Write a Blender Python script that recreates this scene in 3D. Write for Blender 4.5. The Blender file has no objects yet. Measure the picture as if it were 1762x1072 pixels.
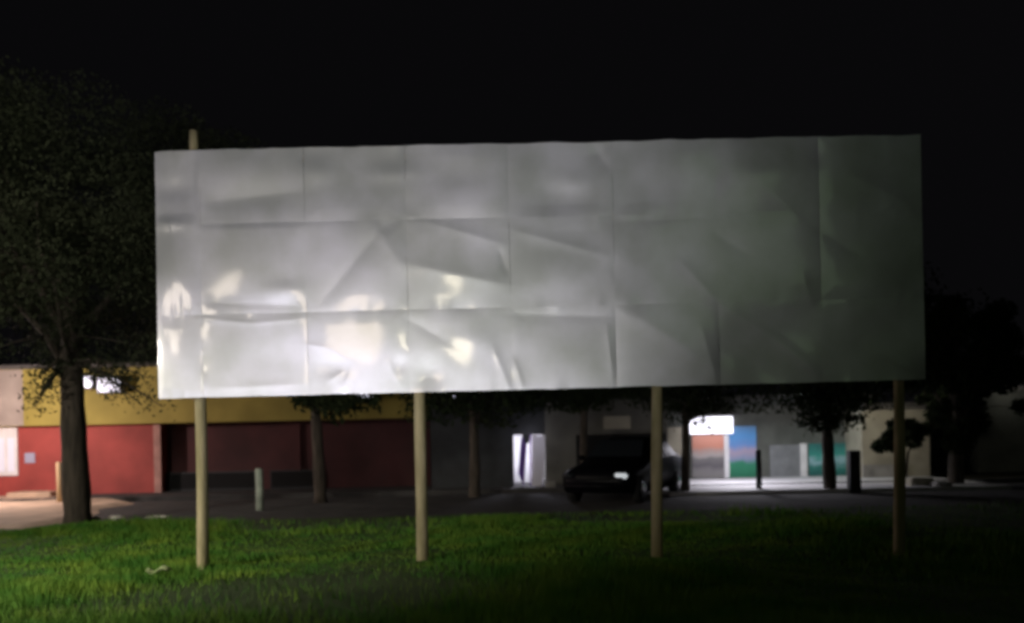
import bpy, bmesh, math, random
import numpy as np
from mathutils import Vector, Matrix
R = math.radians
C = bpy.context.scene.collection
sc = bpy.context.scene
random.seed(4); rng = np.random.default_rng(4)

# ------------------------------------------------------------------ camera
F, CX, CY, W = 1500.0, 881.0, 536.0, 1762.0      # focal length and centre in photo pixels
HY = 745.0                                        # horizon row at the middle column
EYE, ROLL = 1.6, R(1.2)
cam = bpy.data.cameras.new('camera')
co = bpy.data.objects.new('camera', cam); C.objects.link(co)
cam.sensor_width = 36; cam.lens = F / W * 36
cam.shift_y = (HY - CY) / W
co.matrix_world = Matrix.Translation((0, 0, EYE)) @ Matrix.Rotation(R(90), 4, 'X') @ Matrix.Rotation(-ROLL, 4, 'Z')
cam.clip_start = .05; cam.clip_end = 3000
cam.dof.use_dof = True; cam.dof.focus_distance = 10.8; cam.dof.aperture_fstop = 0.6
sc.camera = co
def at(px, py, Y):
    """point at depth Y seen at photo pixel px, py"""
    xc, yc = (px - CX) / F, (HY - py) / F
    c, s = math.cos(-ROLL), math.sin(-ROLL)
    return Vector(((xc*c - yc*s) * Y, Y, EYE + (xc*s + yc*c) * Y))
def gx(px, Y, py=800): return at(px, py, Y).x

# ------------------------------------------------------------------ world, lamps, exposure
sc.view_settings.view_transform = 'Standard'; sc.view_settings.look = 'None'
sc.view_settings.exposure = 0; sc.view_settings.gamma = 1
sc.cycles.filter_width = 3.6
sc.cycles.max_bounces = 6
wd = bpy.data.worlds.new('World'); sc.world = wd; wd.use_nodes = True
wn = wd.node_tree.nodes; wn.clear()
wo = wn.new('ShaderNodeOutputWorld'); bg = wn.new('ShaderNodeBackground'); sk = wn.new('ShaderNodeTexSky')
sk.sky_type = 'NISHITA'; sk.sun_disc = False; sk.sun_elevation = R(-6); sk.sun_rotation = R(150)
hs = wn.new('ShaderNodeHueSaturation'); hs.inputs['Saturation'].default_value = .3
wd.node_tree.links.new(sk.outputs[0], hs.inputs['Color'])
ad = wn.new('ShaderNodeVectorMath'); ad.operation = 'ADD'; ad.inputs[1].default_value = (.025, .024, .028)
wd.node_tree.links.new(hs.outputs[0], ad.inputs[0]); wd.node_tree.links.new(ad.outputs[0], bg.inputs['Color'])
wd.node_tree.links.new(bg.outputs[0], wo.inputs['Surface'])
bg.inputs['Strength'].default_value = 0.1

def lamp(name, kind, loc, energy, col, size=.3, target=None, spot=None, blend=1, size_y=None, spread=None):
    l = bpy.data.lights.new(name, kind); l.energy = energy; l.color = col
    o = bpy.data.objects.new(name, l); C.objects.link(o); o.location = loc
    if kind == 'AREA':
        l.size = size
        if spread: l.spread = R(spread)
        if size_y: l.shape = 'RECTANGLE'; l.size_y = size_y
    else: l.shadow_soft_size = size
    if kind == 'SPOT': l.spot_size = R(spot); l.spot_blend = blend
    if target is not None:
        o.rotation_euler = (Vector(target) - Vector(loc)).to_track_quat('-Z', 'Y').to_euler()
    return o
# street lamp by the road on the left, in front of the board
lamp('street_light', 'SPOT', (-9.9, 3.4, 3.7), 4000, (1, .93, .78), .6, (-7.4, 7.6, 0), 76, 1)
# two unseen low spots added to brighten the board
lamp('board_fill', 'SPOT', (-4.4, 2.4, .2), 1900, (.94, .90, 1), 1.7, (-2.6, 10.3, 4.3), 80, 1)
lamp('board_fill', 'SPOT', (-.5, 2.4, .2), 1800, (.98, .97, .95), 1.7, (-1.1, 10.3, 4.0), 62, 1)
# unseen spot added to lift the left tree and the red building
lamp('left_fill', 'SPOT', (-13, 5, 7.5), 3000, (1, .95, .85), .5, (-8.0, 24, 2.0), 54, 1)
# weak greenish fill added behind the camera to tint the board
lamp('green_fill', 'AREA', (8.5, -14, 9), 40, (.66, 1, .50), 6, (1, 10, 3))
# lit windows of the houses across the road
lamp('lit_window_light', 'AREA', (-5.5, -10, 4.2), 3.6, (1, .80, .55), 1.9, (-1.9, 10.3, 2.6), size_y=1.9, spread=36)
lamp('lit_shop_light', 'AREA', (-1.9, -10, 4.2), 1.5, (1, .88, .60), 1.2, (-.6, 10.3, 2.6), size_y=.55, spread=36)
lamp('lit_porch_light', 'AREA', (-11.6, -10, 6.2), 4.2, (1, .86, .66), 1.6, (-4, 10.3, 3.1), size_y=1.9, spread=36)

# ------------------------------------------------------------------ materials
def mat(name, col, rough=.8, metal=0, var=0, scale=3, col2=None, bump=0, bscale=20, stretch=(1,1,1), emit=None, es=0, coat=0, lo=.35, hi=.65):
    m = bpy.data.materials.new(name); m.use_nodes = True
    n, L = m.node_tree.nodes, m.node_tree.links
    p = n['Principled BSDF']
    p.inputs['Roughness'].default_value = rough; p.inputs['Metallic'].default_value = metal
    p.inputs['Base Color'].default_value = (*col, 1)
    if coat: p.inputs['Coat Weight'].default_value = coat
    tc = n.new('ShaderNodeTexCoord'); mp = n.new('ShaderNodeMapping'); mp.inputs['Scale'].default_value = stretch
    L.new(tc.outputs['Object'], mp.inputs['Vector'])
    if var or col2:
        nz = n.new('ShaderNodeTexNoise'); nz.inputs['Scale'].default_value = scale; nz.inputs['Detail'].default_value = 6
        L.new(mp.outputs[0], nz.inputs['Vector'])
        cr = n.new('ShaderNodeValToRGB')
        c2 = col2 if col2 else tuple(min(1, c*(1+var)) for c in col)
        c1 = col if col2 else tuple(c*(1-var) for c in col)
        cr.color_ramp.elements[0].color = (*c1, 1); cr.color_ramp.elements[1].color = (*c2, 1)
        cr.color_ramp.elements[0].position = lo; cr.color_ramp.elements[1].position = hi
        L.new(nz.outputs['Fac'], cr.inputs[0]); L.new(cr.outputs[0], p.inputs['Base Color'])
    if bump:
        nb = n.new('ShaderNodeTexNoise'); nb.inputs['Scale'].default_value = bscale; nb.inputs['Detail'].default_value = 5
        L.new(mp.outputs[0], nb.inputs['Vector'])
        b = n.new('ShaderNodeBump'); b.inputs['Strength'].default_value = bump; b.inputs['Distance'].default_value = .02
        L.new(nb.outputs['Fac'], b.inputs['Height']); L.new(b.outputs[0], p.inputs['Normal'])
    if emit:
        p.inputs['Emission Color'].default_value = (*emit, 1); p.inputs['Emission Strength'].default_value = es
    return m

def dull(m):
    m.node_tree.nodes['Principled BSDF'].inputs['Specular IOR Level'].default_value = .1; return m
def metal_mat():
    m = bpy.data.materials.new('galvanised_sheet'); m.use_nodes = True
    n, L = m.node_tree.nodes, m.node_tree.links
    p = n['Principled BSDF']; out = n['Material Output']
    tc = n.new('ShaderNodeTexCoord')
    nz = n.new('ShaderNodeTexNoise'); nz.inputs['Scale'].default_value = 1.3; nz.inputs['Detail'].default_value = 5
    L.new(tc.outputs['Object'], nz.inputs['Vector'])
    cr = n.new('ShaderNodeValToRGB')
    cr.color_ramp.elements[0].position = .35; cr.color_ramp.elements[1].position = .7
    cr.color_ramp.elements[0].color = (.50, .52, .51, 1); cr.color_ramp.elements[1].color = (.72, .72, .78, 1)
    L.new(nz.outputs['Fac'], cr.inputs[0]); L.new(cr.outputs[0], p.inputs['Base Color'])
    p.inputs['Metallic'].default_value = .60
    rr = n.new('ShaderNodeMapRange'); rr.inputs['To Min'].default_value = .38; rr.inputs['To Max'].default_value = .46
    L.new(nz.outputs['Fac'], rr.inputs['Value']); L.new(rr.outputs[0], p.inputs['Roughness'])
    g = n.new('ShaderNodeBsdfGlossy'); g.inputs['Color'].default_value = (.7, .7, .74, 1); g.inputs['Roughness'].default_value = .08
    mx = n.new('ShaderNodeMixShader'); mx.inputs[0].default_value = .05
    L.new(p.outputs[0], mx.inputs[1]); L.new(g.outputs[0], mx.inputs[2]); L.new(mx.outputs[0], out.inputs['Surface'])
    return m

M = dict(
    sheet=metal_mat(),
    post=mat('weathered_pole', (.24,.215,.10), .85, col2=(.46,.39,.23), scale=5, stretch=(1,1,.25), bump=.5, bscale=30),
    ground=mat('earth', (.05,.045,.03), .95, scale=1.3, col2=(.10,.09,.05), bump=.6, bscale=8),
    turf=mat('turf', (.028,.055,.010), .95, scale=1.1, col2=(.055,.095,.020), bump=.8, bscale=18),
    asphalt=mat('asphalt', (.055,.052,.05), .9, var=.3, scale=2, bump=.4, bscale=60),
    sand=mat('sandy_paving', (.52,.38,.27), .9, var=.25, scale=1.5, bump=.3, bscale=30),
    paving=mat('pale_paving', (.50,.49,.50), .7, var=.12, scale=1.2),
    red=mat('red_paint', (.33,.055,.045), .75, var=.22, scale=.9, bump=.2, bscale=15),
    redshade=mat('shaded_red_paint', (.062,.017,.017), .8, var=.3, scale=.8, bump=.2, bscale=12),  # the red wall's dim right part, its shade put into the colour
    yellow=mat('ochre_paint', (.37,.30,.06), .75, scale=1.1, col2=(.27,.22,.04), bump=.2, bscale=12),
    trim=mat('trim_paint', (.42,.22,.18), .7, var=.2, scale=3),
    white=mat('white_paint', (.75,.74,.74), .6, var=.08, scale=3),
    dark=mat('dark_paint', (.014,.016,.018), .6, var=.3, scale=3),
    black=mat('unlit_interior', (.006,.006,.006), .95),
    concrete=mat('concrete', (.26,.25,.23), .9, var=.25, scale=2.5, bump=.4, bscale=25),
    stone=mat('whitewashed_stone', (.62,.58,.50), .9, var=.3, scale=6, bump=.6, bscale=20),
    bark=mat('bark', (.075,.06,.045), .95, var=.4, scale=9, stretch=(1,1,.2), bump=1, bscale=18),
    leaf=dull(mat('leaves', (.034,.042,.022), 1, scale=.8, col2=(.048,.055,.03))),
    leafdark=dull(mat('dark_leaves', (.016,.026,.012), 1, scale=.9, col2=(.035,.045,.018))),
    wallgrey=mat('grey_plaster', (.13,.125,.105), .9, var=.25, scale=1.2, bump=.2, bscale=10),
    wallmural=mat('dull_green_grey_plaster', (.11,.115,.10), .9, var=.25, scale=1.2, bump=.2, bscale=10),
    wallbeige=mat('beige_plaster', (.36,.33,.25), .9, var=.22, scale=1.1, bump=.2, bscale=10),
    curtainw=mat('white_cloth', (.80,.78,.84), .8),
    hazeband=mat('glow_tinted_fascia', (.34,.29,.25), .85, var=.15, scale=1.5),  # pale tone painting the hazy glow over the yellow band
    purple=mat('purple_cloth', (.13,.05,.30), .8, var=.2, scale=5),
    roof=mat('roof_sheet', (.07,.065,.06), .7, var=.3, scale=2),
    shutter=mat('grey_shutter', (.25,.26,.27), .5, .3, var=.15, scale=4),
    car=dull(mat('black_car_paint', (.005,.005,.007), .45, 0)),
    glass=mat('dark_glass', (.02,.025,.03), .4),
    rubber=mat('rubber', (.015,.015,.015), .9),
    chrome=mat('chrome', (.6,.6,.62), .2, 1),
    lit=mat('lit_white_box', (.8,.8,.85), .5, emit=(.82,.82,1), es=1.3),
    glintlens=mat('lens_glint', (.8,.8,.85), .5, emit=(.80,.86,.9), es=.55),  # emission stands in for a reflection on the car
    litwin=mat('lit_window_pane', (.6,.6,.65), .5, emit=(.78,.78,.95), es=.35),
    litbig=mat('lit_canopy_panel', (.8,.8,.85), .5, emit=(.9,.88,1), es=2.2),
    paper=mat('pale_paper', (.35,.42,.20), .8, var=.1),
    bluesign=mat('blue_grey_sign', (.36,.37,.50), .6),
    timber=mat('pale_timber', (.50,.36,.20), .85, var=.2, scale=6, stretch=(1,1,.2)),
    greenpost=mat('pale_green_paint', (.42,.47,.38), .8, var=.2, scale=6),
)

# ------------------------------------------------------------------ helpers
def tag(o, label=None, cat=None, group=None, kind=None):
    if label: o['label'] = label
    if cat: o['category'] = cat
    if group: o['group'] = group
    if kind: o['kind'] = kind
    return o
def empty(name, loc, label, cat, group=None):
    o = bpy.data.objects.new(name, None); C.objects.link(o); o.location = loc; o.empty_display_size = .2
    return tag(o, label, cat, group)
def link(name, me, m, parent=None, smooth=False):
    o = bpy.data.objects.new(name, me); C.objects.link(o)
    if m: me.materials.append(m)
    if smooth: me.polygons.foreach_set('use_smooth', [True]*len(me.polygons))
    if parent: o.parent = parent; o.matrix_parent_inverse = Matrix.Translation(-parent.location) 
    return o
def frombm(name, bm, m, parent=None, smooth=False):
    me = bpy.data.meshes.new(name); bm.to_mesh(me); bm.free()
    return link(name, me, m, parent, smooth)
def box(bm, x0, x1, y0, y1, z0, z1, bev=0, rot=0):
    r = bmesh.ops.create_cube(bm, size=1)
    v = r['verts']
    bmesh.ops.scale(bm, vec=(abs(x1-x0), abs(y1-y0), abs(z1-z0)), verts=v)
    if rot: bmesh.ops.rotate(bm, verts=v, cent=(0,0,0), matrix=Matrix.Rotation(rot, 3, 'Z'))
    bmesh.ops.translate(bm, vec=((x0+x1)/2, (y0+y1)/2, (z0+z1)/2), verts=v)
    if bev:
        e = list({e for q in v for e in q.link_edges})
        bmesh.ops.bevel(bm, geom=e, offset=bev, segments=2, affect='EDGES')
def boxobj(name, m, parent, *a, **k):
    bm = bmesh.new(); box(bm, *a, **k); return frombm(name, bm, m, parent)
def tube(bm, pts, rads, n=10, cap=True):
    pts = [Vector(p) for p in pts]; rings = []
    up = None
    for i, p in enumerate(pts):
        d = (pts[min(i+1, len(pts)-1)] - pts[max(i-1, 0)]).normalized()
        a = d.orthogonal().normalized() if up is None else (up - d*up.dot(d)).normalized()
        up = a; b = d.cross(a)
        rings.append([bm.verts.new(p + (a*math.cos(t) + b*math.sin(t))*rads[i]) for t in [2*math.pi*k/n for k in range(n)]])
    for i in range(len(rings)-1):
        for k in range(n):
            bm.faces.new((rings[i][k], rings[i][(k+1)%n], rings[i+1][(k+1)%n], rings[i+1][k]))
    if cap:
        bm.faces.new(rings[0][::-1]); bm.faces.new(rings[-1])
def extr(bm, pts, axis, a, b):
    """polygon pts (2-D) extruded between a and b along axis"""
    def P(p, t): return {'x': (t, p[0], p[1]), 'y': (p[0], t, p[1]), 'z': (p[0], p[1], t)}[axis]
    A = [bm.verts.new(P(p, a)) for p in pts]; B = [bm.verts.new(P(p, b)) for p in pts]
    n = len(pts); bm.faces.new(A); bm.faces.new(B[::-1])
    for i in range(n): bm.faces.new((A[i], B[i], B[(i+1)%n], A[(i+1)%n]))
    bmesh.ops.recalc_face_normals(bm, faces=bm.faces[:])
class Noise:
    def __init__(s, seed, n=24, lo=.5, hi=4):
        r = np.random.default_rng(seed); f = np.exp(r.uniform(math.log(lo), math.log(hi), n)); t = r.uniform(0, 2*math.pi, n)
        s.kx, s.ky, s.p, s.a = f*np.cos(t), f*np.sin(t), r.uniform(0, 2*math.pi, n), 1/f**.8
        s.a /= math.sqrt((s.a**2).sum()/2)
    def __call__(s, x, y):
        x = np.asarray(x, float)[..., None]; y = np.asarray(y, float)[..., None]
        return (s.a*np.sin(s.kx*x + s.ky*y + s.p)).sum(-1)
def tris(name, V, Fc, m, parent=None):
    me = bpy.data.meshes.new(name); V = np.asarray(V, np.float32); Fc = np.asarray(Fc, np.int32)
    me.vertices.add(len(V)); me.vertices.foreach_set('co', V.ravel())
    k = Fc.shape[1]
    me.loops.add(Fc.size); me.loops.foreach_set('vertex_index', Fc.ravel())
    me.polygons.add(len(Fc)); me.polygons.foreach_set('loop_start', np.arange(0, Fc.size, k, dtype=np.int32))
    me.polygons.foreach_set('loop_total', np.full(len(Fc), k, np.int32))
    me.update(calc_edges=True)
    return link(name, me, m, parent)

# ------------------------------------------------------------------ ground, road, paving
gn = Noise(11, lo=.3, hi=3.0)
def gz(x, y):
    """height of the grass field"""
    y = np.asarray(y, float); x = np.asarray(x, float)
    t = np.clip((16.6 - y)/2.5, 0, 1)
    return gn(x, y)*.03*t + .02*t + .085*t*np.exp(-((x-.4)/2.1)**2)
def sheet_grid(name, x0, x1, y0, y1, nx, ny, f, m):
    X, Y = np.meshgrid(np.linspace(x0, x1, nx), np.linspace(y0, y1, ny))
    V = np.stack([X, Y, f(X, Y)], -1).reshape(-1, 3)
    i = np.arange(nx*ny).reshape(ny, nx)
    Q = np.stack([i[:-1,:-1], i[:-1,1:], i[1:,1:], i[1:,:-1]], -1).reshape(-1, 4)
    o = tris(name, V, Q, m); o.data.polygons.foreach_set('use_smooth', [True]*len(o.data.polygons)); return o
boxobj('ground', M['ground'], None, -900, 900, -300, 1500, -1.3, -.06)['kind'] = 'structure'
tag(sheet_grid('grass_field', -16, 16, -3, 17.2, 160, 110, gz, M['turf']), kind='structure')
RY0, RY1 = 17.2, 23.4
boxobj('road', M['asphalt'], None, -60, 60, RY0, RY1, -.3, -.02)['kind'] = 'structure'
boxobj('kerb', M['asphalt'], None, -60, 60, RY1, RY1+.18, -.3, .10)['kind'] = 'structure'
boxobj('pavement', M['asphalt'], None, gx(110,25), gx(1140,25), RY1+.18, 31, -.3, .07)['kind'] = 'structure'
boxobj('plaza', M['paving'], None, gx(1142,22), gx(1640,24), 21.2, 31, -.3, .074)['kind'] = 'structure'
pe = Noise(71, n=20, lo=.8, hi=6)
def pz(x, y):
    ex = np.minimum(gx(100, 18) + .5*(y-17)*-.35 + .55*pe(y*.6, y*0) - x, y - 16.1 - .25*pe(x, x*0+4))
    return np.clip(.065 + .012*pe(x, y), .03, .09) - .25*np.clip(.35-ex, 0, 1.2)
tag(sheet_grid('sandy_path', -26, -6, 15.2, RY1-.01, 200, 90, pz, M['sand']), kind='structure')
boxobj('forecourt', M['sand'], None, -26, gx(108,25), RY1+.18, 31, -.3, .072)['kind'] = 'structure'

# grass blades: past counting
bare = Noise(5, lo=.6, hi=3)
def grass():
    N = 230000
    y = 6.2 + (rng.random(N)**1.25)*10.8
    x = rng.uniform(-1, 1, N)*(y*.62 + 1.2)
    keep = rng.random(N) < np.clip(.85 + .4*bare(x, y) - .5*1.4*np.clip((y-12.5)/4, 0, 1), .06, 1)
    keep &= rng.random(N) < np.where(x > 3.5, .6, 1)
    for px in (346, 724, 1131, 1548):
        fx = gx(px, 10.34, 960); keep &= ((x-fx)**2 + (y-10.34)**2) > .006
    keep &= ~((y > 16.0 - .25*bare(x*2, y)) & (x < gx(98, 17)))
    x, y = x[keep], y[keep]; n = len(x)
    z = gz(x, y)
    tall = Noise(21, lo=.8, hi=5)(x, y)
    h = np.clip(.06 + .035*tall, .025, .17)*rng.uniform(.6, 1.5, n)
    w = rng.uniform(.004, .010, n)*(y/10)
    a = rng.uniform(0, 2*math.pi, n); l = rng.uniform(0, .8, n)*h; b = rng.uniform(0, 2*math.pi, n)
    V = np.empty((n, 3, 3))
    V[:,0] = np.stack([x - w*np.cos(a), y - w*np.sin(a), z-.01], -1)
    V[:,1] = np.stack([x + w*np.cos(a), y + w*np.sin(a), z-.01], -1)
    V[:,2] = np.stack([x + l*np.cos(b), y + l*np.sin(b), z+h], -1)
    m = mat('grass_blades', (.05,.18,.010), .8, scale=1.6, col2=(.18,.29,.022), lo=.4, hi=.7)
    o = tris('grass', V.reshape(-1, 3), np.arange(n*3).reshape(n, 3), m)
    tag(o, 'rough green grass growing in front of and under the metal board', 'grass', kind='stuff')
grass()

# ------------------------------------------------------------------ the metal board
BY = 10.3
bx_px = [268, 345, 525, 700, 877, 1057, 1235, 1412, 1589]
def bX(px): return (px - CX)/F*BY + .045
zb, zt = EYE + (757.5-686)/F*BY + .01, 0
pL0, pL1 = at(273, 686, BY), at(266, 260, BY)
pR0, pR1 = at(1592, 653, BY), at(1584, 232, BY)
X0, X1 = (pL0.x+pL1.x)/2, (pR0.x+pR1.x)/2
def zbot(x): t = (x-X0)/(X1-X0); return pL0.z*(1-t) + pR0.z*t
def ztop(x): t = (x-X0)/(X1-X0); return pL1.z*(1-t) + pR1.z*t
cols = [X0 + (q - bx_px[0])/(bx_px[-1]-bx_px[0])*(X1-X0) for q in bx_px]
rows = [0, .335, .70, 1]                       # fractions of the height from the bottom
def fx_(px): return X0 + (px-268)/(1589-268)*(X1-X0)
def U(px, py): p = at(px, py, BY); return np.array([p.x, p.z])
creases = [  # p, q, height (m, + towards the viewer), width (m)
    ((555,520),(655,395),-.022,.10), ((655,395),(700,370),-.012,.08), ((700,372),(868,420),.014,.06),
    ((700,455),(872,490),.022,.085), ((860,430),(872,470),-.014,.03), ((345,350),(520,330),-.018,.10),
    ((345,548),(430,556),.010,.022), ((430,556),(520,548),.008,.022), ((350,395),(520,392),.008,.05),
    ((350,520),(520,528),-.012,.05), ((525,592),(570,600),.010,.028), ((570,600),(604,622),.010,.028),
    ((566,655),(590,640),.010,.022), ((592,672),(600,645),.010,.018), ((668,618),(676,640),.008,.016), ((676,640),(692,668),.008,.018),
    ((700,548),(790,600),-.014,.07), ((850,600),(876,668),.012,.03), ((884,620),(900,670),.014,.028), ((1020,250),(1048,290),-.016,.05),
    ((1044,560),(1055,650),.014,.03), ((1060,520),(1240,640),.026,.14), ((1170,450),(1236,520),.020,.06), ((1228,400),(1290,440),-.020,.07),
    ((1205,560),(1232,655),.016,.04), ((1235,520),(1330,580),.022,.09), ((1330,580),(1412,645),.022,.06), ((1240,590),(1330,650),-.02,.10),
    ((1290,300),(1400,400),.018,.08), ((1380,380),(1480,440),-.022,.10), ((1380,470),(1395,520),.018,.05), ((1500,600),(1580,640),.016,.05),
    ((1460,300),(1580,360),.014,.08), ((355,670),(520,660),.010,.05), ((280,665),(345,676),.008,.03), ((640,380),(700,470),.012,.08),
    ((880,395),(1050,440),.014,.06), ((880,540),(1050,545),-.010,.05), ((1060,380),(1235,372),-.014,.06),
]
dents = [((545,296),.014,.20,.13), ((680,298),.012,.30,.10), ((985,312),.012,.22,.12), ((293,385),.018,.20,.07), ((300,325),-.016,.22,.13),
    ((577,630),-.020,.24,.14), ((690,628),-.012,.10,.10), ((800,590),.010,.30,.14), ((440,340),-.026,.50,.22), ((450,620),-.010,.50,.22),
    ((320,520),.012,.20,.22), ((790,300),-.018,.40,.20), ((960,340),-.020,.40,.22), ((1140,320),-.020,.45,.25), ((740,640),-.016,.18,.16),
    ((1330,300),.020,.45,.2), ((960,470),.020,.5,.3), ((1500,480),.024,.5,.4), ((490,500),.014,.25,.10), ((620,590),.004,.5,.3)]
big = Noise(62, n=16, lo=1.2, hi=3.2)
wob = Noise(31, n=40, lo=1.2, hi=9)
def seg(P, a, b):
    d = b-a; t = np.clip(((P-a)@d)/(d@d), 0, 1); q = P - (a + t[..., None]*d)
    return np.sqrt((q**2).sum(-1)), t
def relief(P):
    h = .0016*wob(P[...,0], P[...,1]) + .014*big(P[...,0], P[...,1])
    for (a, b, H, w) in creases:
        A, B = U(*a), U(*b); D = B-A; l = np.sqrt(D@D); D = D/l
        q = P-A; t = (q@D)/l; d = q[...,0]*D[1] - q[...,1]*D[0]
        tap = np.exp(-((t-.5)/.52)**4)
        h = h + H*.65*tap*np.exp(-np.sqrt((d/(w*1.5))**2 + .03))
    for (c, H, wx, wz) in dents:
        q = P - U(*c); h = h + .7*H*np.exp(-(q[...,0]/wx)**2 - (q[...,1]/wz)**2)
    return h
board = empty('billboard', (fx_(881), BY, 0), 'large blank billboard of dented galvanised metal sheets on four round posts', 'billboard')
sea = Noise(90, n=12, lo=1, hi=5)
crn = Noise(55, n=36, lo=7, hi=22)
Tj = Noise(77, n=30, lo=8, hi=40)
for ci in range(8):
    for ri in range(3):
        n, k = 70, 56
        ov = .0
        S, T = np.meshgrid(np.linspace(0, 1, n), np.linspace(0, 1, k))
        x0, x1 = cols[ci] - (ov if ci else 0), cols[ci+1] + (ov if ci < 7 else 0)
        X = x0 + (x1-x0)*S
        if ci: X = X + .0035*np.clip(sea(T*3.3+ri*3.3, S*0 + ci*11), 0, 1)*np.exp(-S/.02)
        f0, f1 = rows[ri] - (ov/3 if ri else 0), rows[ri+1]
        Fz = f0 + (f1-f0)*T
        Z = zbot(X) + (ztop(X)-zbot(X))*Fz
        if ri == 2: Z = Z + .003*Tj(X, X*0)*(T**6)
        if ri == 0: Z = Z + .002*Tj(X, X*0+3)*((1-T)**6)
        P = np.stack([X, Z], -1)
        edge = np.minimum(1, 6*np.minimum(np.minimum(S, 1-S)*1.2, np.minimum(T, 1-T)))
        r = np.random.default_rng(100 + ci*7 + ri)
        pil = r.uniform(-.010, .013)*np.sin(math.pi*S)*np.sin(math.pi*T)
        ln = Noise(300+ci*3+ri, n=12, lo=2, hi=8)
        buck = .0015*ln(X, Z)*edge
        # buckles that run off the nailed edges
        nail = sum(.0022*np.exp(-((S - q)/.05)**2)*(np.exp(-T/.10) + np.exp(-(1-T)/.10)) for q in r.uniform(.05, .95, 3))
        crum = .0016*crn(X, Z)*np.exp(-np.minimum(np.minimum(S, 1-S)*1.25, np.minimum(T, 1-T))/.07)*np.clip(.4+big(X*1.7, Z*1.7), 0, 1.5)
        wv = .5 + .9*np.clip(sea(Z*1.3, X*0 + ci*5), -.4, 1.4); wh = .5 + .9*np.clip(sea(X*1.3, Z*0 + ri*7 + 3), -.4, 1.4)
        dl, dr = S*(x1-x0) if ci else S*0+9, (1-S)*(x1-x0) if ci < 7 else S*0+9
        db, dt = T*(f1-f0)*2.9 if ri else T*0+9, (1-T)*(f1-f0)*2.9 if ri < 2 else T*0+9
        groove = -.0026*wv*(np.exp(-dl/.06) + np.exp(-dr/.04)) - .0016*wh*(np.exp(-db/.05) + np.exp(-dt/.05))
        calm = 1
        for cc, cw in (((612, 590), .42), ((795, 600), .24), ((305, 520), .2)):
            q = P - U(*cc); calm = calm*(1 - .70*np.exp(-((q**2).sum(-1))/cw**2))
        h = calm*(.85*relief(P)*(.8 + .2*edge) + pil + buck) + crum + groove + nail
        Yv = BY - .004 - h - (ci % 2)*(.0004 + .0026*np.clip(sea(Z, X*0), 0, 1.5)) - (ri == 1)*(.0001 + .0010*np.clip(sea(X, Z*0+9), 0, 1.5))
        i = np.arange(n*k).reshape(k, n)
        Q = np.stack([i[:-1,:-1], i[:-1,1:], i[1:,1:], i[1:,:-1]], -1).reshape(-1, 4)
        G = np.stack([X, Yv, Z], -1).reshape(-1, 3); N0 = len(G); B_ = G + np.array([0, .0008, 0])
        ring = np.concatenate([i[0,:-1], i[:-1,-1], i[-1,:0:-1], i[:0:-1,0]]); m_ = len(ring)
        nx_ = np.roll(np.arange(m_), -1)
        V = np.vstack([G, B_, G[ring], B_[ring]])         # front, back, and a rim with vertices of its own
        Rm = np.stack([2*N0+np.arange(m_), 2*N0+m_+np.arange(m_), 2*N0+m_+nx_, 2*N0+nx_], -1)
        o = tris('metal_sheet', V, np.vstack([Q, Q[:, ::-1]+N0, Rm]), M['sheet'], board)
        o.data.polygons.foreach_set('use_smooth', [True]*len(o.data.polygons))
for k, (pt, pb, rad, topf) in enumerate([(333,346,.068,1.0), (718,725,.072,0), (1128,1133,.068,0), (1546,1549,.066,0)]):
    bm = bmesh.new()
    xb, xt = gx(pb, BY+.1, 965), gx(pt, BY+.1, 250)
    zt_ = ztop(xt) - .12 if not topf else at(333, 218, BY).z
    pts, rr = [], []
    g = float(gz(xb, BY+.1))
    for i in range(17):
        t = i/16
        pts.append((xb + (xt-xb)*t + .012*math.sin(5*t+k*2), BY + .145 + .008*math.sin(7*t+k), g-.35 + (zt_-g+.35)*t))
        rr.append(rad*(1.06-.28*t)*(1+.03*math.sin(19*t+k)))
    tube(bm, pts, rr, 14); frombm('post', bm, M['post'], board, True)
for f in (.03, .335, .70, .965):
    zc = zbot(0)+(ztop(0)-zbot(0))*f
    sl = (ztop(X1)+zbot(X1)-ztop(X0)-zbot(X0))/2/(X1-X0)
    bm = bmesh.new(); box(bm, X0+.04, X1-.04, BY+.035, BY+.075, zc-.04, zc+.04)
    for v in bm.verts: v.co.z += sl*(v.co.x - (X0+X1)/2)
    frombm('rail', bm, M['timber'], board)

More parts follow.
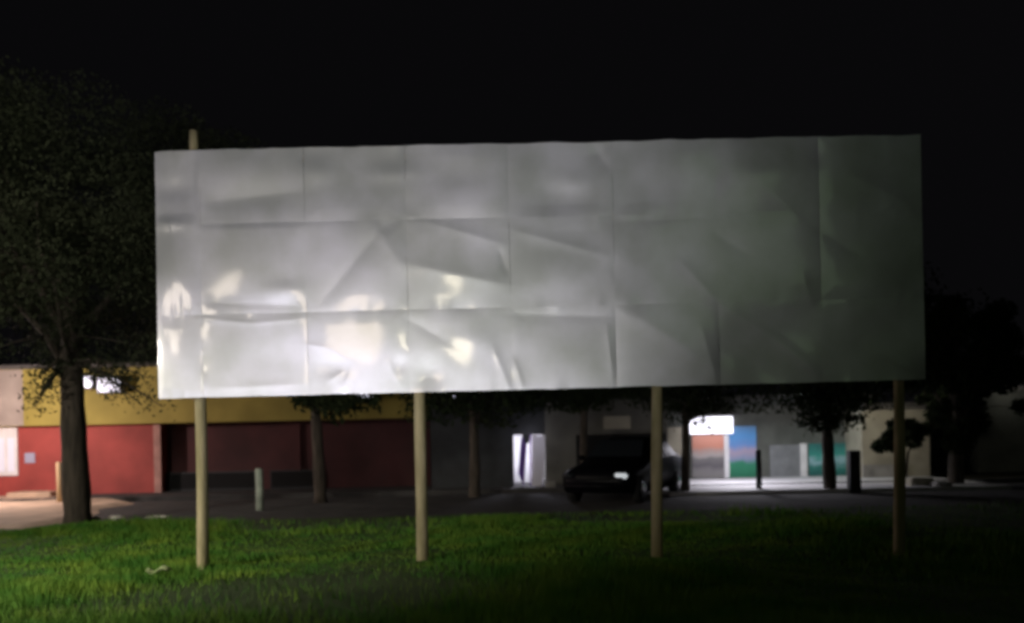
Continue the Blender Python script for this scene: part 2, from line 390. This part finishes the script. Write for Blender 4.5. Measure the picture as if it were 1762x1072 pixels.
# ------------------------------------------------------------------ trees
def tree(loc, label, H, r0, cr, cz, nleaf, lm='leafdark', seed=1, lean=0, nb=9, leaf=.10, squash=.75, group=None, low=None, forks=1, clusters=26, spread=1.0, extra=(), ne=170):
    r = np.random.default_rng(seed); x0, y0, z0 = loc
    root = empty('tree', loc, label, 'tree', group)
    bm = bmesh.new()
    th = cz - cr*squash*.35
    N = 12; pts = [(x0 + lean*(i/N) + .05*math.sin(3*i/N+seed), y0 + .04*math.cos(4*i/N), z0-.2 + (th-z0+.2)*i/N) for i in range(N+1)]
    rr = [r0*(1.2 if i == 0 else .95 if i < 4 else 1-.35*i/N)*(1+.05*math.sin(i*2.3+seed)) for i in range(N+1)]
    tube(bm, pts, rr, 14, True)
    tips = []
    for b in range(nb):
        a = 2*math.pi*b/nb + r.uniform(-.4, .4); s = r.uniform(.55, 1)
        base = Vector(pts[int(r.integers(7, N+1))]); rad = rr[N]*r.uniform(.35, .6)
        el = r.uniform(.1, 1.1)
        end = Vector((x0+lean + cr*s*.75*math.cos(a)*spread*math.cos(el*.6), y0 + cr*s*.75*math.sin(a)*math.cos(el*.6), cz + cr*squash*.7*math.sin(el-.35)))
        bp = [base.lerp(end, t) + Vector((r.normal()*.06, r.normal()*.06, math.sin(t*math.pi)*.25)) for t in (0, .25, .5, .75, 1)]
        tube(bm, bp, [rad, rad*.75, rad*.55, rad*.35, rad*.12], 7)
        tips += bp[2:]
        for q in range(3):
            s0 = bp[int(r.integers(1, 4))]; e0 = s0 + Vector((r.normal(), r.normal(), r.normal()*.6))*cr*.28
            tube(bm, [s0, s0.lerp(e0, .5) + Vector((0,0,.06)), e0], [rad*.3, rad*.2, rad*.06], 5); tips.append(e0)
    for (ax, ay, az) in extra:
        e = Vector((ax, ay, az)); s0 = Vector(pts[8])
        md = s0.lerp(e, .5) + Vector((0, 0, .12)); tube(bm, [s0, md, e], [r0*.22, r0*.12, r0*.04], 6)
    frombm('trunk', bm, M['bark'], root, True)
    # crown: leaf clumps round the branches and through the crown
    cl = []
    for k in range(clusters):
        d = r.normal(size=3); d /= np.linalg.norm(d); q = r.uniform(.35, 1)**.6
        cl.append((x0+lean + d[0]*cr*q*spread, y0 + d[1]*cr*q, cz + d[2]*cr*squash*q, cr*r.uniform(.16, .34)))
    for t in tips: cl.append((t.x, t.y, t.z, cr*r.uniform(.1, .2)))
    wts = np.array([c[3]**2 for c in cl]); wts /= wts.sum()
    ks = r.choice(len(cl), nleaf, p=wts); ca = np.array(cl)[ks]
    d = r.normal(size=(nleaf, 3)); d /= np.linalg.norm(d, axis=1)[:, None]
    P = ca[:, :3] + d*(ca[:, 3]*r.uniform(.1, 1, nleaf)**.5)[:, None]*np.array([1, 1, .75])
    if low is not None: P = P[P[:, 2] > low]
    for (ax, ay, az) in extra:
        n2 = ne; base = np.array(pts[8])
        t = r.uniform(.35, 1.05, n2)[:, None]
        P = np.vstack([P, base*(1-t) + np.array([ax, ay, az])*t + r.normal(size=(n2, 3))*np.array([.16, .16, .12])])
    n = len(P)
    A = r.normal(size=(n, 3)); A /= np.linalg.norm(A, axis=1)[:, None]
    B = np.cross(A, r.normal(size=(n, 3))); B /= np.linalg.norm(B, axis=1)[:, None]
    s = (leaf*r.uniform(.6, 1.3, n))[:, None]
    V = np.stack([P - A*s, P + B*s*.45, P + A*s, P - B*s*.45], 1).reshape(-1, 3)
    tris('crown', V, np.arange(n*4).reshape(n, 4), M[lm], root)
    return root
T1 = at(132, 895, 17.2)
ex = [at(px, py, 16.6) for px, py in ((60,655),(60,690),(75,640),(215,672),(235,690),(280,700),(255,650),(230,640),(195,640),(60,700))]
tree((T1.x, 17.2, -.02), 'big dark tree left of the metal board with a thick trunk and wide crown', 8, .27, 3.9, 5.9, 120000, 'leaf', 3, .05, 13, .042, .72,
     low=3.1, clusters=60, extra=ex)
ex = [at(px, py, 21) for px, py in ((600,700),(620,690),(575,712),(520,690),(640,688))]
tree((gx(548, 21.5, 870), 21.5, 0), 'slim tree in front of the yellow band of the red building', 6, .16, 2.2, 4.6, 8000, 'leafdark', 8, 0, 8, .10, .7, low=2.55, extra=ex)
CT = 'dark trees in the yard behind the board'
ex = [at(px, py, 21.4) for px, py in ((1205,715),(1215,730),(1195,705),(1150,720))]
tree((gx(1181, 21.6, 850), 21.6, 0), 'forked dark tree in front of the bright white canopy and orange mural', 5, .12, 2.7, 3.6, 20000, 'leafdark', 12, -.05, 8, .06, .62, low=2.05, group=CT, extra=ex, clusters=60, ne=80)
ex = [at(px, py, 21.2) for px, py in ((1400,735),(1450,730),(1380,722),(1480,722))]
tree((gx(1428, 21.4, 850), 21.4, 0), 'dark tree whose thick trunk stands in front of the teal mural', 5, .17, 3.1, 3.7, 26000, 'leafdark', 15, 0, 9, .075, .62, low=1.95, group=CT, clusters=80, extra=ex)
tree((gx(815, 22.3, 850), 22.3, 0), 'black tree left of the lit doorway, almost lost in the dark', 5, .15, 2.6, 3.7, 20000, 'leafdark', 19, 0, 8, .08, .72, low=1.75, group=CT, clusters=60)
tree((gx(1010, 22.6, 850), 22.9, 0), 'dark tree over the black parked car', 5, .12, 2.8, 3.8, 20000, 'leafdark', 23, 0, 8, .08, .6, low=2.1, group=CT, clusters=60)
tree((gx(1650, 22.2, 850), 22.2, 0), 'black tree right of the board between the beige wall and the far grey wall', 6, .2, 1.75, 3.0, 26000, 'leafdark', 29, 0, 8, .07, 1.25, low=.75, group=CT)
# shrub against the beige wall
def shrub(c, rx, rz, n, label, name='shrub', leaf=.08, seed=5, m='leafdark'):
    r = np.random.default_rng(seed)
    root = empty(name, (c[0], c[1], 0), label, name)
    bm = bmesh.new()
    for k in range(6):
        e = Vector((c[0] + r.normal()*rx*.5, c[1] + r.normal()*.2, c[2] + r.uniform(-.3, .6)*rz))
        tube(bm, [(c[0], c[1], -.1), Vector((c[0], c[1], c[2]*.5)).lerp(e, .4), e], [.05, .03, .01], 6)
    frombm('stem', bm, M['bark'], root, True)
    cc = np.array([(c[0]+r.normal()*rx*.55, c[1]+r.normal()*.3, c[2]+r.normal()*rz*.5, rx*r.uniform(.25,.5)) for _ in range(14)])
    ca = cc[r.integers(0, 14, n)]; d = r.normal(size=(n,3)); d /= np.linalg.norm(d, axis=1)[:, None]
    P = ca[:, :3] + d*(ca[:,3]*r.uniform(.1,1,n)**.5)[:, None]
    A = r.normal(size=(n, 3)); A /= np.linalg.norm(A, axis=1)[:, None]; B = np.cross(A, r.normal(size=(n,3))); B /= np.linalg.norm(B, axis=1)[:, None]
    s = (leaf*r.uniform(.6,1.3,n))[:, None]
    tris('foliage', np.stack([P-A*s, P+B*s*.45, P+A*s, P-B*s*.45],1).reshape(-1,3), np.arange(n*4).reshape(n,4), M[m], root)
c = at(1552, 752, 22.4); shrub((c.x, 22.4, c.z), (.50), .42, 3600, 'tall dark bush with ragged leaves in front of the beige wall end')

# ------------------------------------------------------------------ red and yellow building
D1 = 25.6
rb = empty('red_building', (gx(350, D1), D1, 0), 'long low red painted building with a deep yellow band above its wall', 'building')
zr = at(400, 726, D1).z; zy = at(300, 632, D1).z
xa, xc, xe = gx(-140, D1), gx(276, D1), gx(738, D1)
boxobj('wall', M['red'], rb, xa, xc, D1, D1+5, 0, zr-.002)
boxobj('wall', M['redshade'], rb, xc+.003, xe, D1+.55, D1+5, 0, zr-.002)  # recessed wall, darkened in colour where little light reaches
boxobj('fascia', M['yellow'], rb, xa-.1, xe+.15, D1-.38, D1+5.1, zr, zy)
boxobj('fascia_glow', M['hazeband'], rb, xa-.103, gx(42, D1-.38), D1-.384, D1-.2, zr+.01, zy-.01)  # pale sheet over the band, painted as lamp glow
boxobj('roof', M['roof'], rb, xa-.2, xe+.25, D1-.5, D1+5.2, zy+.002, zy+.12)
boxobj('pilaster', M['trim'], rb, xc-.16, xc+.04, D1-.07, D1-.002, .07, zr-.004)
p0 = at(512, 760, D1+.5)
boxobj('pilaster', M['redshade'], rb, p0.x-.09, p0.x+.09, D1+.44, D1+.548, .07, zr-.004)  # coloured as dim as the wall behind it
z0, z1 = at(350, 846, D1+.5).z, at(350, 812, D1+.5).z
for a, b in ((279, 440), (466, 548)):
    o = frombm('low_window', (lambda bm: (box(bm, gx(a, D1+.5), gx(b, D1+.5), D1+.40, D1+.547, .08, z1), bm)[1])(bmesh.new()), M['dark'], rb)
    k = boxobj('pane', M['black'], o, gx(a, D1+.5)+.04, gx(b, D1+.5)-.04, D1+.38, D1+.398, .14, z1-.04)
    k.matrix_parent_inverse = o.matrix_world.inverted()
w0, w1 = at(-60, 820, D1), at(31, 733, D1)
wn_ = boxobj('window', M['white'], rb, w0.x, w1.x, D1-.06, D1-.003, w0.z, w1.z)
for a, b in ((-50, -14), (-8, 10), (16, 27)):
    boxobj('pane', M['litwin'], rb, gx(a, D1), gx(b, D1), D1-.075, D1-.062, w0.z+.12, w1.z-.35).name = 'pane'
s0 = at(52, 788, D1); s = .15
boxobj('notice', M['bluesign'], rb, s0.x-s, s0.x+s, D1-.03, D1-.003, s0.z-s, s0.z+s, bev=.008)
st = tag(boxobj('concrete_step', M['sand'], None, gx(20, 25), gx(95, 25), D1-.9, D1-.02, .0, .2, bev=.02), 'sandy concrete step below the red wall at the far left', 'step')
# lamp just outside the frame on the left end of that building
wl = empty('wall_lamp', (gx(-60, D1), D1, 2.0), 'wall lamp at the far left end of the red building', 'lamp')
bm = bmesh.new(); tube(bm, [(wl.location.x, D1-.42, 2.9), (wl.location.x, D1-1.2, 3.1)], [.025, .02], 8); frombm('bracket', bm, M['dark'], wl)
bm = bmesh.new(); tube(bm, [(wl.location.x, D1-1.2, 3.1), (wl.location.x, D1-1.2, 3.0), (wl.location.x, D1-1.2, 2.9)], [.05, .12, .16], 12); frombm('lamp_shade', bm, M['dark'], wl)
lamp('wall_lamp_light', 'POINT', (gx(-75, 22), D1-4.2, 2.6), 780, (1, .80, .76), .15)

# lit white boxes standing over the roof edge, half hidden by leaves
def litbox(px0, px1, py0, py1, Y, label):
    a, b = at(px0, py1, Y), at(px1, py0, Y)
    root = empty('light_box', ((a.x+b.x)/2, Y, a.z), label, 'light box', 'lit white boxes behind the trees')
    boxobj('housing', M['dark'], root, a.x-.03, b.x+.03, Y+.002, Y+.15, a.z-.03, b.z+.03)
    boxobj('lit_face', M['lit'], root, a.x, b.x, Y-.02, Y, a.z, b.z, bev=.006)
    bm = bmesh.new(); tube(bm, [((a.x+b.x)/2, Y+.08, b.z-.02), ((a.x+b.x)/2, Y+.25, b.z+.25)], [.02, .02], 6); frombm('bracket', bm, M['dark'], root)
litbox(168, 206, 650, 675, D1-.75, 'lit white box right of the big trunk, fixed to the yellow band')
litbox(116, 158, 648, 668, D1-.75, 'lit white box seen in bits through the branches over the big trunk')
litbox(588, 640, 670, 687, D1-.75, 'lit white box peeping out under the board by the slim tree')

litbox(776, 812, 680, 689, 25.4, 'small lit white box just right of the second post, under the board edge')
# dark annex between the red building and the doorway, and the grey building with the lit doorway
D2 = 24.7
gb = empty('grey_building', (gx(930, D2), D2, 0), 'dark grey building with a bright doorway behind the middle of the board', 'building')
zt2 = at(950, 690, D2).z
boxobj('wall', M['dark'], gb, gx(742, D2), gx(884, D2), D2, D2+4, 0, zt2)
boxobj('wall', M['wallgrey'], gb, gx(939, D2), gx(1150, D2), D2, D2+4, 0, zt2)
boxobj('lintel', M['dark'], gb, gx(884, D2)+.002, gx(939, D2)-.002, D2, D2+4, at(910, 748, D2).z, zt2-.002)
boxobj('room_wall', M['white'], gb, gx(884, D2)+.002, gx(939, D2)-.002, D2+2.2, D2+2.4, 0, at(910, 748, D2).z-.002)
boxobj('roof', M['roof'], gb, gx(736, D2), gx(1155, D2), D2-.4, D2+4.2, zt2+.002, zt2+.14)
def strip(name, m, parent, pts, y0, y1):
    bm = bmesh.new(); q = [at(px, py, D2) for px, py in pts]; extr(bm, [(v.x, v.z) for v in q], 'y', y0, y1); return frombm(name, bm, m, parent)
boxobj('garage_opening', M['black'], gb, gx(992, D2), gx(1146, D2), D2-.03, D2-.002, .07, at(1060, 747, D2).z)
strip('curtain', M['purple'], gb, [(898,748),(906,765),(902,838),(892,815)], D2+.25, D2+.28)
strip('curtain', M['purple'], gb, [(912,748),(915,748),(915,838),(913,838)], D2+.30, D2+.33)
strip('door', M['curtainw'], gb, [(916,750),(938,750),(938,790),(932,838),(916,836)], D2+.12, D2+.16)
strip('curtain', M['dark'], gb, [(898,744),(912,744),(911,762),(904,764)], D2+.20, D2+.23)
lamp('doorway_light', 'POINT', (gx(908, D2)-.1, D2+1.2, 1.0), 60, (.86, .84, 1), .1)
lamp('door_lamp', 'POINT', (gx(915, D2), D2-.7, 1.5), 6, (.86, .84, 1), .05)
o = tag(boxobj('concrete_block', M['concrete'], None, gx(937, 24), gx(955, 24), 23.9, 24.15, .07, .25, bev=.02), 'small grey block on the ground right of the bright doorway', 'block')
c = at(945, 800, 26); 
boxobj('window', M['wallbeige'], gb, gx(1040, D2), gx(1086, D2), D2-.04, D2-.003, at(1060, 738, D2).z, at(1060, 716, D2).z)

# ------------------------------------------------------------------ mural building on the right
D3 = 26.9
mb_ = empty('mural_building', (gx(1300, D3), D3, 0), 'low building with painted orange, blue and teal murals on the right', 'building')
zf = at(1300, 822, D3).z
def pan(name, m, x0, x1, y0, y1, dy=.0, th=.04, parent=mb_):
    a, b = at(x0, y1, D3), at(x1, y0, D3)
    return boxobj(name, m, parent, a.x, b.x, D3-dy-th, D3-dy-.002, a.z, b.z)
ztop3 = at(1300, 690, D3).z
boxobj('wall', M['wallmural'], mb_, gx(1100, D3), gx(1482, D3), D3, D3+5, 0, ztop3)
boxobj('roof', M['roof'], mb_, gx(1095, D3), gx(1486, D3), D3-.9, D3+5.2, ztop3+.002, ztop3+.15)
def mural(name, stops, noise=.25, vertical=True):
    """painted bands from bottom to top, wavy edges"""
    m = bpy.data.materials.new(name); m.use_nodes = True; n, L = m.node_tree.nodes, m.node_tree.links
    p = n['Principled BSDF']; p.inputs['Roughness'].default_value = .7
    tc = n.new('ShaderNodeTexCoord'); sx = n.new('ShaderNodeSeparateXYZ'); L.new(tc.outputs['Generated'], sx.inputs[0])
    nz = n.new('ShaderNodeTexNoise'); nz.inputs['Scale'].default_value = 2.6; nz.inputs['Detail'].default_value = 4; L.new(tc.outputs['Generated'], nz.inputs['Vector'])
    ml = n.new('ShaderNodeMath'); ml.operation = 'MULTIPLY_ADD'; ml.inputs[1].default_value = noise; L.new(nz.outputs['Fac'], ml.inputs[0])
    L.new(sx.outputs['Z'], ml.inputs[2])
    sb = n.new('ShaderNodeMath'); sb.operation = 'SUBTRACT'; sb.inputs[1].default_value = noise*.5; L.new(ml.outputs[0], sb.inputs[0])
    cr = n.new('ShaderNodeValToRGB'); L.new(sb.outputs[0], cr.inputs[0]); L.new(cr.outputs[0], p.inputs['Base Color'])
    e = cr.color_ramp.elements
    while len(e) > 1: e.remove(e[-1])
    e[0].position = stops[0][0]; e[0].color = (*stops[0][1], 1)
    for pos, c_ in stops[1:]:
        q = e.new(pos); q.color = (*c_, 1)
    return m
MO = mural('orange_mural', [(0,(.24,.23,.22)),(.18,(.22,.21,.21)),(.28,(.13,.12,.13)),(.44,(.20,.19,.19)),(.50,(.42,.38,.36)),(.62,(.46,.30,.26)),(.72,(.60,.26,.18)),(1,(.62,.28,.20))])
MB = mural('blue_mural', [(0,(.02,.17,.09)),(.28,(.03,.24,.13)),(.36,(.25,.30,.45)),(.50,(.42,.34,.44)),(.60,(.16,.30,.62)),(.8,(.10,.32,.66)),(1,(.13,.28,.52))])
MT = mural('teal_mural', [(0,(.02,.12,.11)),(.3,(.03,.20,.17)),(.45,(.30,.50,.55)),(.6,(.05,.32,.27)),(1,(.03,.17,.16))], .7)
pan('mural', M['wallbeige'], 1140, 1172, 735, 792)
pan('mural', MO, 1192, 1246, 748, 822); pan('mural', MB, 1253, 1300, 733, 822)
pan('column', M['white'], 1246, 1252.5, 748, 822, .0, .10)
pan('shutter', M['shutter'], 1325, 1376, 765, 822)
pan('door_frame', M['white'], 1377, 1387, 763, 822, 0, .07)
pan('mural', MT, 1392, 1458, 762, 820)
o = pan('light_panel', M['litbig'], 1182, 1254, 717, 747, .35, .12); 
pan('canopy', M['roof'], 1176, 1262, 711, 716.5, .0, 1.0)
a = at(1225, 745, D3)
lamp('canopy_light', 'AREA', (a.x, D3-2.9, a.z+.5), 118, (.93, .90, 1), 1.8, (a.x+.5, D3-2.9, 0), size_y=.4)
a = at(1390, 745, D3)
lamp('wall_light', 'AREA', (a.x, D3-1.5, 3.0), 14, (.80, .98, 1), .5, (a.x, D3-.2, 0), size_y=.3)
# beige house corner right of it
D4 = 25.6
hb = empty('beige_house', (gx(1530, D4), D4, 0), 'plain beige plastered house right of the murals', 'house')
boxobj('wall', M['wallbeige'], hb, gx(1484, D4), gx(1600, D4), D4, D4+4, 0, at(1520, 700, D4).z)
boxobj('roof', M['roof'], hb, gx(1480, D4), gx(1606, D4), D4-.3, D4+4.2, at(1520, 700, D4).z+.002, at(1520, 694, D4).z)
boxobj('plinth', M['concrete'], hb, gx(1484, D4), gx(1560, D4), D4-.06, D4-.002, .07, .45)
lamp('house_light', 'AREA', (gx(1500, 24), 23.2, 2.9), 20, (1, .93, .75), .4, (gx(1520, 25), 25.5, .3), size_y=.3)
# faint wall at the far right
D5 = 22
fw = empty('grey_house', (gx(1780, D5), D5, 0), 'grey house at the right edge, only its upper wall faintly lit', 'house')
boxobj('wall', M['wallmural'], fw, gx(1688, D5+6), gx(2050, D5+6), D5+6, D5+10, 0, at(1720, 672, D5+6).z)
boxobj('roof', M['roof'], fw, gx(1680, D5+6), gx(2060, D5+6), D5+5.6, D5+10, at(1720, 672, D5+6).z+.002, at(1720, 666, D5+6).z)
lamp('far_wall_light', 'AREA', (gx(1760, 27), 27.1, 2.6), 2.2, (1, .95, .85), .5, (gx(1760, 28), 28, 2.9), size_y=.2)

# ------------------------------------------------------------------ posts, pillars, blocks, stones
def post(name, px, py0, py1, Y, r, m, label, cat, n=10, square=False):
    a, b = at(px, py1, Y), at(px, py0, Y)
    bm = bmesh.new()
    if square: box(bm, a.x-r, a.x+r, Y-r, Y+r, -.1, b.z, bev=.015)
    else: tube(bm, [(a.x, Y, -.1), (a.x+.01, Y, b.z*.5), (a.x, Y, b.z-.02), (a.x, Y, b.z)], [r*1.05, r, r*.97, r*.7], n)
    return tag(frombm(name, bm, m, None, not square), label, cat)
post('timber_post', 104, 795, 872, 22.6, .09, M['timber'], 'pale timber post just left of the big tree trunk', 'post')
post('painted_post', 447, 806, 880, 19.6, .085, M['greenpost'], 'short pale greenish post in the road edge before the red building', 'post')
post('metal_post', 1306, 774, 846, 21.9, .07, M['dark'], 'thin dark post before the blue mural', 'post')
post('gate_pillar', 1470, 775, 852, 21.2, .13, M['dark'], 'short stout dark pillar right of the thick tree trunk', 'pillar', square=True)
def rock(px, py, Y, sx, sy, sz, label, group, m='stone', seed=0):
    r = np.random.default_rng(seed); p = at(px, py, Y)
    bm = bmesh.new(); bmesh.ops.create_icosphere(bm, subdivisions=2, radius=1)
    for v in bm.verts:
        k = 1 + .18*math.sin(3*v.co.x+seed) * math.cos(4*v.co.y+seed) + r.normal()*.05
        v.co = Vector((v.co.x*sx*k, v.co.y*sy*k, v.co.z*sz*k))
    bmesh.ops.translate(bm, vec=(p.x, Y, max(.0, sz*.6)), verts=bm.verts[:])
    return tag(frombm('stone', bm, M[m], None, False), label, 'stone', group)
ST = 'pale stones along the road edge'
rock(162, 887, 17.7, .13, .10, .06, 'small pale stone closest to the foot of the big trunk', ST, seed=1)
rock(198, 886, 17.8, .14, .10, .06, 'middle pale stone between the big trunk and the first post', ST, seed=2)
rock(270, 884, 17.9, .24, .10, .04, 'flat long pale stone nearest the left post of the board', ST, seed=3)
p = at(280, 984, 10.0); bm = bmesh.new(); bmesh.ops.create_grid(bm, x_segments=8, y_segments=6, size=.5)
for v in bm.verts: v.co = Vector((v.co.x*.26, v.co.y*.16, .03*math.sin(v.co.x*7)+.02*math.cos(v.co.y*9)))
bmesh.ops.translate(bm, vec=(p.x, 9.9, float(gz(p.x, 9.9))+.10), verts=bm.verts[:])
o = frombm('paper_scrap', bm, M['paper'], None, True); s = o.modifiers.new('t', 'SOLIDIFY'); s.thickness = .002
tag(o, 'crumpled pale scrap lying in the grass left of the first post', 'litter')
GB = 'low blocks at the plaza end'
tag(boxobj('concrete_block', M['wallbeige'], None, gx(1562,21.9), gx(1601,21.9), 21.7, 22.2, .0, at(1580,822,21.9).z, bev=.03), 'yellowish low block right of the last board post', 'block', GB)
tag(boxobj('concrete_block', M['concrete'], None, gx(1608,21.4), gx(1636,21.4), 21.3, 21.7, .0, at(1622,829,21.4).z, bev=.04), 'greyish low block, the one farthest right', 'block', GB)

# ------------------------------------------------------------------ parked car
def car(loc, rz, label):
    root = bpy.data.objects.new('parked_car', None); C.objects.link(root); tag(root, label, 'car')
    def P(name, bm, m, par=root, smooth=True):
        me = bpy.data.meshes.new(name); bm.to_mesh(me); bm.free(); o = bpy.data.objects.new(name, me); C.objects.link(o)
        me.materials.append(m); o.parent = par
        if smooth:
            me.polygons.foreach_set('use_smooth', [True]*len(me.polygons))
        return o
    # stations front to back: y, half width at waist, z bottom, z waist, z top, half width top
    st = [(-2.05,.62,.38,.60,.66,.52), (-1.95,.78,.26,.66,.74,.66), (-1.5,.84,.22,.76,.86,.72), (-.85,.86,.22,.86,.95,.74), (-.70,.86,.22,.88,1.00,.72),
          (-.15,.86,.22,.90,1.38,.60), (.3,.86,.22,.90,1.46,.60), (1.0,.86,.22,.92,1.42,.59), (1.55,.85,.24,.94,1.22,.62), (1.85,.82,.28,.92,1.02,.68), (2.05,.72,.40,.80,.90,.60)]
    bm = bmesh.new(); rings = []
    for (y, w, b, wz, t, wt) in st:
        pr = [(-w*.92, b), (-w, b+(wz-b)*.45), (-w*.985, wz), (-wt, t-.05), (-wt*.8, t), (0, t+.02), (wt*.8, t), (wt, t-.05), (w*.985, wz), (w, b+(wz-b)*.45), (w*.92, b)]
        rings.append([bm.verts.new((q[0], y, q[1])) for q in pr])
    for i in range(len(rings)-1):
        for k in range(11): bm.faces.new((rings[i][k], rings[i+1][k], rings[i+1][(k+1)%11], rings[i][(k+1)%11]))
    bm.faces.new(rings[0]); bm.faces.new(rings[-1][::-1]); bmesh.ops.recalc_face_normals(bm, faces=bm.faces[:])
    P('body', bm, M['car'])
    def quad(name, pts, m, off=(0,0,0), smooth=False):
        bm = bmesh.new(); vs = [bm.verts.new(Vector(p)+Vector(off)) for p in pts]; f = bm.faces.new(vs)
        r_ = bmesh.ops.extrude_face_region(bm, geom=[f]); n = f.normal
        bm.normal_update(); nn = f.normal.copy()
        bmesh.ops.translate(bm, vec=nn*-.012, verts=[v for v in r_['geom'] if isinstance(v, bmesh.types.BMVert)])
        bmesh.ops.recalc_face_normals(bm, faces=bm.faces[:]); return P(name, bm, m, smooth=False)
    quad('windscreen', [(-.66,-.71,1.0),(.66,-.71,1.0),(.53,-.2,1.37),(-.53,-.2,1.37)], M['glass'], (0,-.02,.03))
    quad('rear_window', [(-.56,1.62,1.20),(.56,1.62,1.20),(.50,1.10,1.40),(-.50,1.10,1.40)], M['glass'], (0,.03,.03))
    for s in (-1, 1):
        quad('side_window', [(s*.84,-.45,.96),(s*.84,.35,.96),(s*.64,.28,1.36),(s*.65,-.12,1.32)], M['glass'], (s*.02,0,0))
        quad('side_window', [(s*.84,.42,.96),(s*.83,1.25,.98),(s*.66,1.05,1.32),(s*.64,.36,1.36)], M['glass'], (s*.02,0,0))
        bm = bmesh.new(); box(bm, s*.62-.15, s*.62+.15, -2.04, -1.94, .58, .70, bev=.03); P('headlight', bm, M['glintlens'] if s > 0 else M['glass'])  # one lens glows in place of a reflected glint
        bm = bmesh.new(); box(bm, s*.66-.10, s*.66+.10, 1.98, 2.06, .66, .80, bev=.02); P('tail_light', bm, M['red'])
        bm = bmesh.new(); box(bm, s*.95-.09, s*.95+.09, -.55, -.43, .93, 1.05, bev=.03); P('mirror', bm, M['car'])
        for y in (-1.3, 1.3):
            bm = bmesh.new(); tube(bm, [(s*.68, y, .31), (s*.70, y, .31), (s*.86, y, .31), (s*.88, y, .31)], [.27, .31, .31, .27], 20); w_ = P('wheel', bm, M['rubber'])
            bm = bmesh.new(); tube(bm, [(s*.87, y, .31), (s*.892, y, .31)], [.19, .17], 16); P('rim', bm, M['chrome'], w_)
    bm = bmesh.new(); box(bm, -.7, .7, -2.12, -2.0, .34, .50, bev=.04); P('bumper', bm, M['car'])
    bm = bmesh.new(); box(bm, -.42, .42, -2.07, -2.0, .55, .66, bev=.02); P('grille', bm, M['rubber'])
    root.location = loc; root.rotation_euler = (0, 0, rz)
car((gx(1082, 20.4), 20.9, -.02), R(-28), 'black parked car with a pale glint on one headlight behind the third post')
